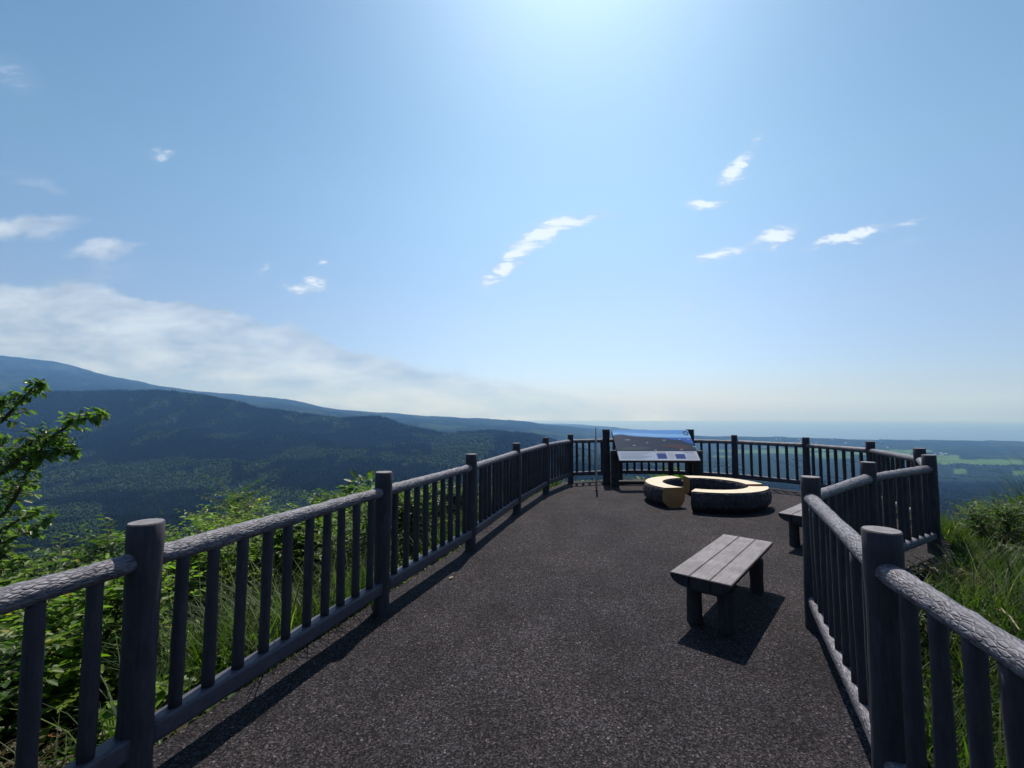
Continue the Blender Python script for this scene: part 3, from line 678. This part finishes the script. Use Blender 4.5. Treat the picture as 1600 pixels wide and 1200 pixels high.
# ------------------------------------------------------------------ railing
rail = empty('railing', (POSTS[2][0], POSTS[2][1], 0)); tag(rail, 'dark imitation-log railing running round the whole lookout deck', 'railing')
ro = np.array([POSTS[2][0], POSTS[2][1], 0.0])
SQ = [None]
def log_tube(a, b, rad, nseg, n, rough, sag=0, cap=True, flat=None, seed=0):
    flat = SQ[0]
    """log between a and b with bark-like relief"""
    r = np.random.default_rng(seed); a = np.array(a, float); b = np.array(b, float); D = b-a; Ln = np.linalg.norm(D); D /= Ln
    ref = np.array([0, 0, 1.]) if abs(D[2]) < .8 else np.array([1., 0, 0]); S = np.cross(D, ref); S /= np.linalg.norm(S); U = np.cross(S, D)
    t = np.linspace(0, 1, nseg+1); an = np.arange(n)*2*math.pi/n
    rd = rad*(1+.05*np.sin(t*5+seed))[:, None]*np.ones((1, n))
    o1, o2 = r.random(2)*60
    rd = rd*(1+rough*(fbm(o1+t[:, None]*Ln*14+0*an[None], o2+2.2*np.cos(an)[None]+3+0*t[:, None], 3, 1)+fbm(o2+t[:, None]*Ln*26+0*an[None], o1+4*np.sin(an)[None]+0*t[:, None], 2, 4)))
    if flat: rd = rd*((np.abs(np.cos(an))**flat+np.abs(np.sin(an))**flat)**(-1/flat))[None]
    ctr = a+D*(t*Ln)[:, None]+U*(sag*np.sin(t*math.pi))[:, None]
    V = ctr[:, None]+rd[..., None]*(np.cos(an)[None, :, None]*S+np.sin(an)[None, :, None]*U)
    idx = np.arange((nseg+1)*n).reshape(nseg+1, n); nx = np.roll(idx, -1, 1); F = np.stack([idx[:-1], idx[1:], nx[1:], nx[:-1]], -1).reshape(-1, 4)
    V = V.reshape(-1, 3); bmv = [V]; nb = len(V)
    Fs = [F]
    if cap:   # inset cap rings keep the edge crisp
        for e, ring, sgn in ((0, idx[0], -1), (nseg, idx[-1], 1)):
            c0 = nb; bmv.append(ctr[e][None]+D*sgn*0.0005); nb += 1
            q = np.stack([ring, np.roll(ring, -1), np.full(n, c0), np.full(n, c0)], -1)
            Fs.append(q if sgn < 0 else q[:, [1, 0, 2, 3]])
    return np.concatenate(bmv), Fs
def log_mesh(name, a, b, rad, nseg, n, rough, sag=0, seed=0, origin=None, smooth=True):
    V, Fs = log_tube(a, b, rad, nseg, n, rough, sag, True, None, seed)
    if origin is not None: V = V-origin
    bm = bmesh.new(); vv = [bm.verts.new(v) for v in V]
    for f in Fs[0]: bm.faces.new([vv[i] for i in f]).smooth = smooth
    for q in Fs[1:]:
        for f in q: bm.faces.new([vv[f[0]], vv[f[1]], vv[f[2]]])
    bmesh.ops.recalc_face_normals(bm, faces=bm.faces)
    me = bpy.data.meshes.new(name); bm.to_mesh(me); bm.free()
    Ln = float(np.linalg.norm(np.array(b, float)-np.array(a, float))); an = np.arange(n)*2*math.pi/n; t = np.linspace(0, 1, nseg+1)
    ax = np.stack([np.repeat(t*Ln, n)+seed*3.7, np.tile(np.cos(an), nseg+1)*rad, np.tile(np.sin(an), nseg+1)*rad], 1); ax = np.concatenate([ax, [[seed*3.7, 0, 0], [seed*3.7+Ln, 0, 0]]])
    at = me.attributes.new('ax', 'FLOAT_VECTOR', 'POINT'); at.data.foreach_set('vector', ax.astype(np.float32).ravel()); return me
M_BOT = mat_simple('painted_bottom_rail', (.060, .056, .074), .5, 0, 30, .22, .3)
M_POSTTOP = mat_simple('post_end_grain', (.15, .14, .15), .7, 0, 25, .25, .3)
def post_mesh(seed):
    V, Fs = log_tube((0, 0, -.12), (0, 0, HP), .066, 14, 22, .035, 0, False, None, seed); n = 22
    # narrow bevel and end-grain top
    top = V[-n:]; c = top.mean(0); b1 = c+(top-c)*.93+[0, 0, .005]; V = np.concatenate([V, b1, [c+[0, 0, .006]]])
    bm = bmesh.new(); vv = [bm.verts.new(v) for v in V]
    for f in Fs[0]: bm.faces.new([vv[i] for i in f]).smooth = True
    k0 = len(V)-1-2*n; k1 = len(V)-1-n; kc = len(V)-1
    for i in range(n):
        j = (i+1) % n; bm.faces.new((vv[k0+i], vv[k0+j], vv[k1+j], vv[k1+i])); f = bm.faces.new((vv[k1+i], vv[k1+j], vv[kc])); f.material_index = 1
    bmesh.ops.recalc_face_normals(bm, faces=bm.faces)
    me = bpy.data.meshes.new('post'); bm.to_mesh(me); bm.free(); me.materials.append(M_POST); me.materials.append(M_POSTTOP); return me
pm = [post_mesh(s) for s in range(5)]
for i, p in enumerate(P2):
    o = link('post', pm[i % 5], None, rail); o.location = Vector((p.x, p.y, 0))-Vector(ro); o.rotation_euler = (random.uniform(-.006, .006), random.uniform(-.006, .006), i*1.3)
bals = []
for i in range(len(P2)-1):
    a, b = P2[i], P2[i+1]; d = (b-a); Ln = d.length; u = d/Ln; a2 = a+u*.045; b2 = b-u*.045
    near = min(a.length, b.length) < 5
    me = log_mesh('top_rail', (a2.x, a2.y, .963), (b2.x, b2.y, .963), .044, 90 if near else 50, 20, .09, .0, 30+i, ro); link('top_rail', me, M_RAIL, rail)
    SQ[0] = 12 if i < 11 else 3
    me = log_mesh('bottom_rail', (a2.x, a2.y, .205), (b2.x, b2.y, .205), .046, 40, 32, .04 if i > 11 else .012, 0, 60+i, ro); link('bottom_rail', me, M_RAIL if i > 11 else M_BOT, rail); SQ[0] = None
    nb = max(3, round(Ln/.172)-1)
    for k in range(nb):
        q = a+d*((k+1)/(nb+1)); bals.append((q.x, q.y, i*20+k))
bals.sort(key=lambda q: math.hypot(q[0]+.2, q[1]-.5) if q[1] > -.3 else 99)
bme = [log_mesh('baluster', (0, 0, .235), (0, 0, .935), .0285, 12, 12, .05, 0, 90+s) for s in range(6)]
for (bx, by, s) in bals[:100]:
    o = link('baluster', bme[s % 6], M_POST, rail); o.location = Vector((bx, by, 0))-Vector(ro); o.rotation_euler = (random.uniform(-.012, .012), random.uniform(-.012, .012), s*.9)
bm = bmesh.new()
for (bx, by, s) in bals[100:]:
    n0 = len(bm.verts); bm.from_mesh(bme[s % 6]); bm.verts.ensure_lookup_table()
    mtx = Matrix.Translation(Vector((bx, by, 0))-Vector(ro)) @ Matrix.Rotation(s*.9, 4, 'Z')
    for v in bm.verts[n0:]: v.co = mtx @ v.co
if len(bals) > 100:
    o = bm_obj('baluster', bm, M_POST, rail); o['kind'] = 'stuff'

# ------------------------------------------------------------------ benches
def bench(loc, rz, label):
    root = empty('bench', loc, rz); tag(root, label, 'bench', 'plank benches on the deck')
    Ln, W, T, Z = 1.40, .435, .09, .41
    for k in range(3):   # three planks, the outer two with rounded undersides
        w = W/3-.004; x0 = -W/2+k*W/3+.002; sec = []
        if k == 1: sec = [(x0, Z), (x0, Z-T), (x0+w, Z-T), (x0+w, Z)]
        else:
            rr_ = T*.98; cx = x0 if k == 0 else x0+w; s = 1 if k == 0 else -1
            sec = [(cx, Z)]+[(cx+s*(w*.92)*(1-math.cos(t)), Z-.012-(T-.012)*math.sin(t)) for t in np.linspace(0, math.pi/2, 9)]+[(cx+s*w, Z-T), (cx+s*w, Z)]
        bm = bmesh.new(); e = .0015
        A = [bm.verts.new((x, -Ln/2, z)) for x, z in sec]; B = [bm.verts.new((x, Ln/2, z)) for x, z in sec]
        n = len(sec)
        for i in range(n): j = (i+1) % n; bm.faces.new((A[i], A[j], B[j], B[i]))
        bm.faces.new(A); bm.faces.new(B); bmesh.ops.recalc_face_normals(bm, faces=bm.faces)
        bmesh.ops.bevel(bm, geom=[ed for ed in bm.edges if len(ed.link_faces) == 2 and ed.calc_face_angle() > .9], offset=.004, segments=2, affect='EDGES')
        bm.normal_update()
        for f in bm.faces: f.material_index = 0 if f.normal.z > .6 else 1  # shade painted in: plank sides, ends and undersides take the darker material
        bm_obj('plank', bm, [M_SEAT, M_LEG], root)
    for sy in (-.48, .48):
        bm = bmesh.new(); bmesh.ops.create_cube(bm, size=1); bmesh.ops.scale(bm, vec=(W*.62, .14, .07), verts=bm.verts); bmesh.ops.translate(bm, vec=(0, sy, Z-T-.036), verts=bm.verts)
        bmesh.ops.bevel(bm, geom=bm.edges[:], offset=.012, segments=2, affect='EDGES'); bm_obj('cross_beam', bm, M_LEG, root)
        for sx in (-.115, .115):
            me = log_mesh('leg', (sx, sy, -.03), (sx, sy, Z-T-.03), .058, 8, 18, .05, 0, int(50+sy*20+sx*60)); link('leg', me, M_LEG, root)
    return root
c1 = sum((on_z(u, v, .41) for u, v in ((1050,893),(1128,835),(1203,846),(1148,915))), np.zeros(3))/4
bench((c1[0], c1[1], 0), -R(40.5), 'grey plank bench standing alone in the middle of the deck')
dl = np.array([math.cos(R(42)), math.sin(R(42))]); ds = np.array([math.cos(R(-48)), math.sin(R(-48))])
cc = np.array([3.215, 5.51])+dl*.70+ds*.2175
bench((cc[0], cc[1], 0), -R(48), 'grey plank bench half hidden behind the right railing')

# ------------------------------------------------------------------ ring of log seats
def arc_log(label, a0, a1, skew0=0, skew1=0, seed=0, cut_out=None):
    cx, cy, Ro, Ri, Ht = 3.5, 8.27, 1.03, .71, .34
    root = empty('log_seat', (cx, cy, 0)); tag(root, label, 'log seat', 'curved log seats forming a ring')
    mid = (Ro+Ri)/2; hw = (Ro-Ri)/2; nseg = 64
    # section: flat top, bulging bark sides (r offset, z)
    sec = [(-hw+.01, Ht), (-hw-.012, Ht-.03), (-hw-.035, Ht*.6), (-hw-.022, Ht*.3), (-hw+.04, .03), (-hw+.09, -.01), (hw-.09, -.01), (hw-.04, .03), (hw+.022, Ht*.3), (hw+.035, Ht*.6), (hw+.012, Ht-.03), (hw-.01, Ht)]
    r = np.random.default_rng(seed); bm = bmesh.new(); rows = []
    # densify the section
    S = np.array(sec); s = np.linspace(0, len(S)-1, 45); S = np.stack([np.interp(s, np.arange(len(S)), S[:, i]) for i in range(2)], 1)
    for k in range(nseg+1):
        t = k/nseg; row = []
        for j, (dr, z) in enumerate(S):
            a = R(a0+skew0*(1-t)**4*(-dr/hw)+(a1-a0)*t+skew1*t**4*(-dr/hw))
            bk = .014*float(fbm(np.array([k*.8+seed*9.]), np.array([j*.7+3.]), 3, 3)[0]) if 1 < j < len(S)-2 else .003*float(fbm(np.array([k*.9+seed*5.]), np.array([j*2.]), 2, 3)[0])
            rad = mid+dr+bk*(1 if dr > 0 else -1); row.append(bm.verts.new((math.cos(a)*rad, math.sin(a)*rad, z)))
        rows.append(row)
    n = len(S)
    for k in range(nseg):
        for j in range(n-1):
            bm.faces.new((rows[k][j], rows[k+1][j], rows[k+1][j+1], rows[k][j+1])).smooth = True
    bmesh.ops.recalc_face_normals(bm, faces=bm.faces)
    body = bm_obj('bark', bm, M_BARK, root)
    bm = bmesh.new(); tr_ = []
    for k in range(nseg+1):
        a, b = rows_co[seed][k] if False else (None, None)
        t = k/nseg; row = []
        for f in np.linspace(0, 1, 5):
            dr = (-hw+.008)*(1-f)+(hw-.008)*f; a = R(a0+skew0*(1-t)**4*(-dr/hw)+(a1-a0)*t+skew1*t**4*(-dr/hw)); e = .006*float(fbm(np.array([k*.6+seed]), np.array([f*3]), 2, 7)[0]) if f in (0, 1) else 0
            row.append(bm.verts.new((math.cos(a)*(mid+dr+e), math.sin(a)*(mid+dr+e), Ht+.003)))
        tr_.append(row)
    for k in range(nseg):
        for j in range(4): bm.faces.new((tr_[k][j], tr_[k+1][j], tr_[k+1][j+1], tr_[k][j+1]))
    bmesh.ops.recalc_face_normals(bm, faces=bm.faces)
    if bm.faces[:][0].normal.z < 0: bmesh.ops.reverse_faces(bm, faces=bm.faces)
    bm_obj('seat_top', bm, M_CUTTOP, root)
    for (aa, sk, sg) in ((a0, skew0, -1), (a1, skew1, 1)):
        bm = bmesh.new(); vs = []
        for dr, z in S:
            a = R(aa+sk*(-dr/hw)+sg*.12); rad = mid+dr*.985; vs.append(bm.verts.new((math.cos(a)*rad, math.sin(a)*rad, min(z, Ht-.001)+(.002 if z > .2 else .004))))
        bm.faces.new(vs); bm_obj('cut_end', bm, M_CUT, root)
    return root
rows_co = None
arc_log('curved log seat forming the left part of the ring, its cut end facing the camera', 103, 214, 0, 5, 1)
arc_log('long curved log seat forming the back of the ring, behind the other two', -7, 89, -2, 0, 2)
arc_log('curved log seat forming the front right of the ring, dark bark side to the camera', 236, 336, 0, -4, 3)

# ------------------------------------------------------------------ information board
sg = empty('information_board', (3.15, 10.0, 0)); tag(sg, 'sloping information board with a coastal panorama picture between log posts', 'information board')
so = np.array([3.15, 10.0, 0])
BT = np.array([[2.25, 10.25, 1.235], [3.98, 10.25, 1.235]]); BB = np.array([[2.27, 9.57, .615], [3.99, 9.57, .615]])
ex = (BT[1]-BT[0]); W_ = np.linalg.norm(ex); ex /= W_; ey = BT[0]-BB[0]; ey[0] = 0; HH_ = np.linalg.norm(ey); ey /= HH_; nrm = np.cross(ex, ey)
def flat(a): return a[0]*ex+a[1]*ey
M_FR = mat_simple('board_backing', (.06, .055, .06), .6)
P_ = {k: mat_simple('print_'+k, c, .28, 0, None, 0, .5) for k, c in dict(sky=(.16,.36,.70), skylow=(.28,.52,.80), hill=(.04,.052,.08), hill2=(.06,.085,.09), sea=(.05,.13,.42), brown=(.085,.06,.058), white=(.5,.54,.58), pale=(.42,.47,.56), pale2=(.50,.52,.58), blue=(.04,.07,.22), grey=(.22,.25,.32)).items()}
def panel(name, y0, y1, shapes, mats, parent):
    """board between y0 and y1 up the slope; shapes = (material index, lift, polygon)"""
    bm = bmesh.new(); org = BB[0]-so
    def pt(x, y, l): return Vector(org+ex*x+ey*y+nrm*l)
    q = [(0, y0), (W_, y0), (W_, y1), (0, y1)]; A = [bm.verts.new(pt(x, y, 0)) for x, y in q]; B = [bm.verts.new(pt(x, y, -.025)) for x, y in q]
    bm.faces.new(A); bm.faces.new(B[::-1])
    for i in range(4): j = (i+1) % 4; bm.faces.new((A[j], A[i], B[i], B[j]))
    for (mi, lift, poly) in shapes:
        f = bm.faces.new([bm.verts.new(pt(x*W_, y0+(y1-y0)*y, .0015*lift)) for x, y in poly]); f.material_index = mi
        if f.normal.dot(Vector(nrm)) < 0: pass
    me = bpy.data.meshes.new(name); bm.to_mesh(me); bm.free(); o = link(name, me, mats, parent); return o
def rect(x0, y0, x1, y1): return [(x0, y0), (x1, y0), (x1, y1), (x0, y1)]
ys = .30*HH_
skyp = [(.0, .72), (.05, .76), (.12, .77), (.2, .72), (.3, .68), (.42, .66), (.55, .63), (.7, .62), (1, .60), (1, 1), (0, 1)]
shp = [(1, 1, skyp), (2, 2, [(0, .76), (.06, .80), (.12, .81), (.2, .76), (.3, .71), (.42, .69), (.55, .66), (.7, .65), (1, .63), (1, .78), (.6, .80), (.3, .86), (0, .88)]),
       (3, 1, [(0, 0), (1, 0), (1, .60), (.7, .62), (.55, .63), (.42, .66), (.3, .68), (.2, .72), (.12, .77), (.05, .76), (0, .72)]),
       (5, 2, [(.62, .62), (1, .595), (1, .30), (.92, .40), (.86, .50), (.72, .54)]), (6, 2, [(.52, .22), (.62, .30), (.78, .32), (.9, .24), (.97, .10), (.80, .04), (.72, .16)]), (4, 2, [(.05, .05), (.3, .03), (.45, .12), (.34, .2), (.12, .16)])]
for (x, y, w) in ((.14,.50,.08),(.40,.36,.03),(.22,.24,.045),(.62,.49,.05),(.83,.52,.03),(.94,.53,.04),(.97,.18,.055),(.80,.05,.04),(.47,.02,.04)): shp.append((7, 3, rect(x, y, x+w*.8, y+.022)))
for x in (.06,.23,.40,.57,.76): shp.append((7, 3, rect(x, .955, x+.012, .975)))
for k in range(12):   # compass ring at the upper right of the picture
    a = k*math.pi/6; b = a+math.pi/6; q = lambda t, r: (.955+math.cos(t)*r*.42, .84+math.sin(t)*r*1.3)
    shp.append((8, 3, [q(a, .055), q(b, .055), q(b, .085), q(a, .085)]))
mats_up = [M_FR, P_['sky'], P_['skylow'], P_['hill'], P_['hill2'], P_['sea'], P_['brown'], P_['white'], P_['hill2']]
panel('picture_panel', ys+.004, HH_, shp, mats_up, sg)
shp = [(1, 1, rect(.008, .03, .48, .97)), (2, 1, rect(.482, .03, .992, .97)), (3, 2, rect(.485, .2, .60, .75)), (3, 2, rect(.71, .2, .83, .68))]
for k in range(6): shp.append((4, 2, rect(.03, .80-k*.12, .42-.05*(k % 3), .825-k*.12)))
for k in range(5): shp.append((4, 2, rect(.62, .78-k*.13, .695, .80-k*.13))); shp.append((4, 2, rect(.845, .70-k*.13, .97, .72-k*.13)))
shp.append((4, 2, rect(.83, .84, .96, .90))); shp.append((4, 2, rect(.5, .84, .6, .89)))
panel('text_panel', 0, ys, shp, [M_FR, P_['pale'], P_['pale2'], P_['blue'], P_['grey']], sg)
def sign_log(name, x, y, z0, z1, rad, seed):
    me = log_mesh(name, (x, y, z0), (x, y, z1), rad, 16, 20, .05, 0, seed, so); return link(name, me, M_LEG, sg)
sign_log('tall_post', 2.155, 10.32, -.02, 1.25, .085, 1); sign_log('tall_post', 4.08, 10.32, -.02, 1.25, .085, 2)
sign_log('short_post', 2.285, 10.06, -.02, .79, .09, 3); sign_log('short_post', 4.12, 10.06, -.02, .79, .11, 4)
for nm, a, b, rd in (('cross_beam', (2.3, 9.78, .60), (4.05, 9.78, .60), .05), ('cross_beam', (2.3, 10.22, .06), (4.05, 10.22, .06), .05)):
    link(nm, log_mesh(nm, a, b, rd, 24, 14, .05, 0, 9, so), M_LEG, sg)
for xx in (2.3, 3.96):   # arms carrying the slope
    link('support_arm', log_mesh('support_arm', (xx, 9.62, .60), (xx, 10.27, 1.19), .035, 10, 12, .04, 0, 12, so), M_LEG, sg)

lp = on_z(701, 905, 0); fl = fast_mesh('fallen_leaf', *leaf_mesh(np.array([[0, 0, .004]]), np.array([[1., .4, .05]]), np.array([[0, 0, 1.]]), np.array([.05]), .7, .25, -.2)); o = link('fallen_leaf', fl, M_STRAW); o.location = (lp[0], lp[1], .003)
tag(o, 'pale dry leaf lying on the asphalt near the third left railing post', 'leaf')
# thin metal pole
pl = empty('metal_pole', (1.78, 9.56, 0)); tag(pl, 'thin grey metal pole standing left of the information board', 'pole')
link('pole', log_mesh('pole', (0, 0, -.02), (0, 0, 1.315), .021, 4, 14, 0), M_METAL, pl)
link('base_plate', log_mesh('base_plate', (0, 0, 0), (0, 0, .010), .045, 1, 16, 0), M_LEG, pl)
for p_ in pl.children: pass

# ------------------------------------------------------------------ far coastal village
M_WALL = mat_simple('pale_wall', (.75, .75, .72), .6); M_ROOF = mat_simple('house_roof', (.16, .17, .2), .6)
def house_meshes():
    bm = bmesh.new(); bmesh.ops.create_cube(bm, size=1); bmesh.ops.scale(bm, vec=(18, 12, 9), verts=bm.verts); bmesh.ops.translate(bm, vec=(0, 0, 4.5), verts=bm.verts)
    w = bpy.data.meshes.new('wall'); bm.to_mesh(w); bm.free(); w.materials.append(M_WALL)
    bm = bmesh.new(); v = [bm.verts.new(p) for p in ((-10, -7, 9), (10, -7, 9), (10, 7, 9), (-10, 7, 9), (-10, 0, 12.5), (10, 0, 12.5))]
    for f in ((0, 1, 5, 4), (2, 3, 4, 5), (0, 4, 3), (1, 2, 5), (0, 3, 2, 1)): bm.faces.new([v[i] for i in f])
    r_ = bpy.data.meshes.new('roof'); bm.to_mesh(r_); bm.free(); r_.materials.append(M_ROOF); return w, r_
hw_, hr_ = house_meshes(); r = np.random.default_rng(3)
for i in range(46):
    u = r.choice([r.normal(1206, 22), r.normal(1185, 40), r.uniform(1440, 1500), r.uniform(1100, 1420)], p=[.4, .2, .2, .2]); yv = r.uniform(5600, 7600) if u < 1430 else r.uniform(4700, 5300)
    x_ = (u-800)/FPX*yv; z_ = gz(x_, yv)
    root = empty('house', (x_, yv, z_-.5), r.uniform(0, 3)); tag(root, 'tiny pale house in the far coastal village', 'house', 'houses of the far coastal village')
    s_ = r.uniform(.8, 1.5); root.scale = (s_, s_, s_*.8)
    link('wall', hw_, None, root); link('roof', hr_, None, root)

# ------------------------------------------------------------------ haze: even, pale air over the whole view
bm = bmesh.new(); bmesh.ops.create_cube(bm, size=1)
HX, HY0, HY1, HZ0, HZ1 = 36500, -36500, 36500, -475, 1300
bmesh.ops.scale(bm, vec=(2*HX, HY1-HY0, HZ1-HZ0), verts=bm.verts); bmesh.ops.translate(bm, vec=(0, (HY0+HY1)/2, (HZ0+HZ1)/2), verts=bm.verts)
hm = bpy.data.materials.new('haze_air'); hm.use_nodes = True; t = hm.node_tree; t.nodes.clear()
ho = t.nodes.new('ShaderNodeOutputMaterial'); pv = t.nodes.new('ShaderNodeVolumePrincipled'); t.links.new(pv.outputs[0], ho.inputs['Volume'])
pv.inputs['Color'].default_value = (.20, .45, 1.0, 1); pv.inputs['Absorption Color'].default_value = (1, 1, 1, 1); pv.inputs['Density'].default_value = 6.7e-5; pv.inputs['Anisotropy'].default_value = .3
o = bm_obj('haze', bm, hm); tag(o, 'pale blue haze lying over the valley and sea', 'haze', None, 'stuff'); o.display_type = 'WIRE'
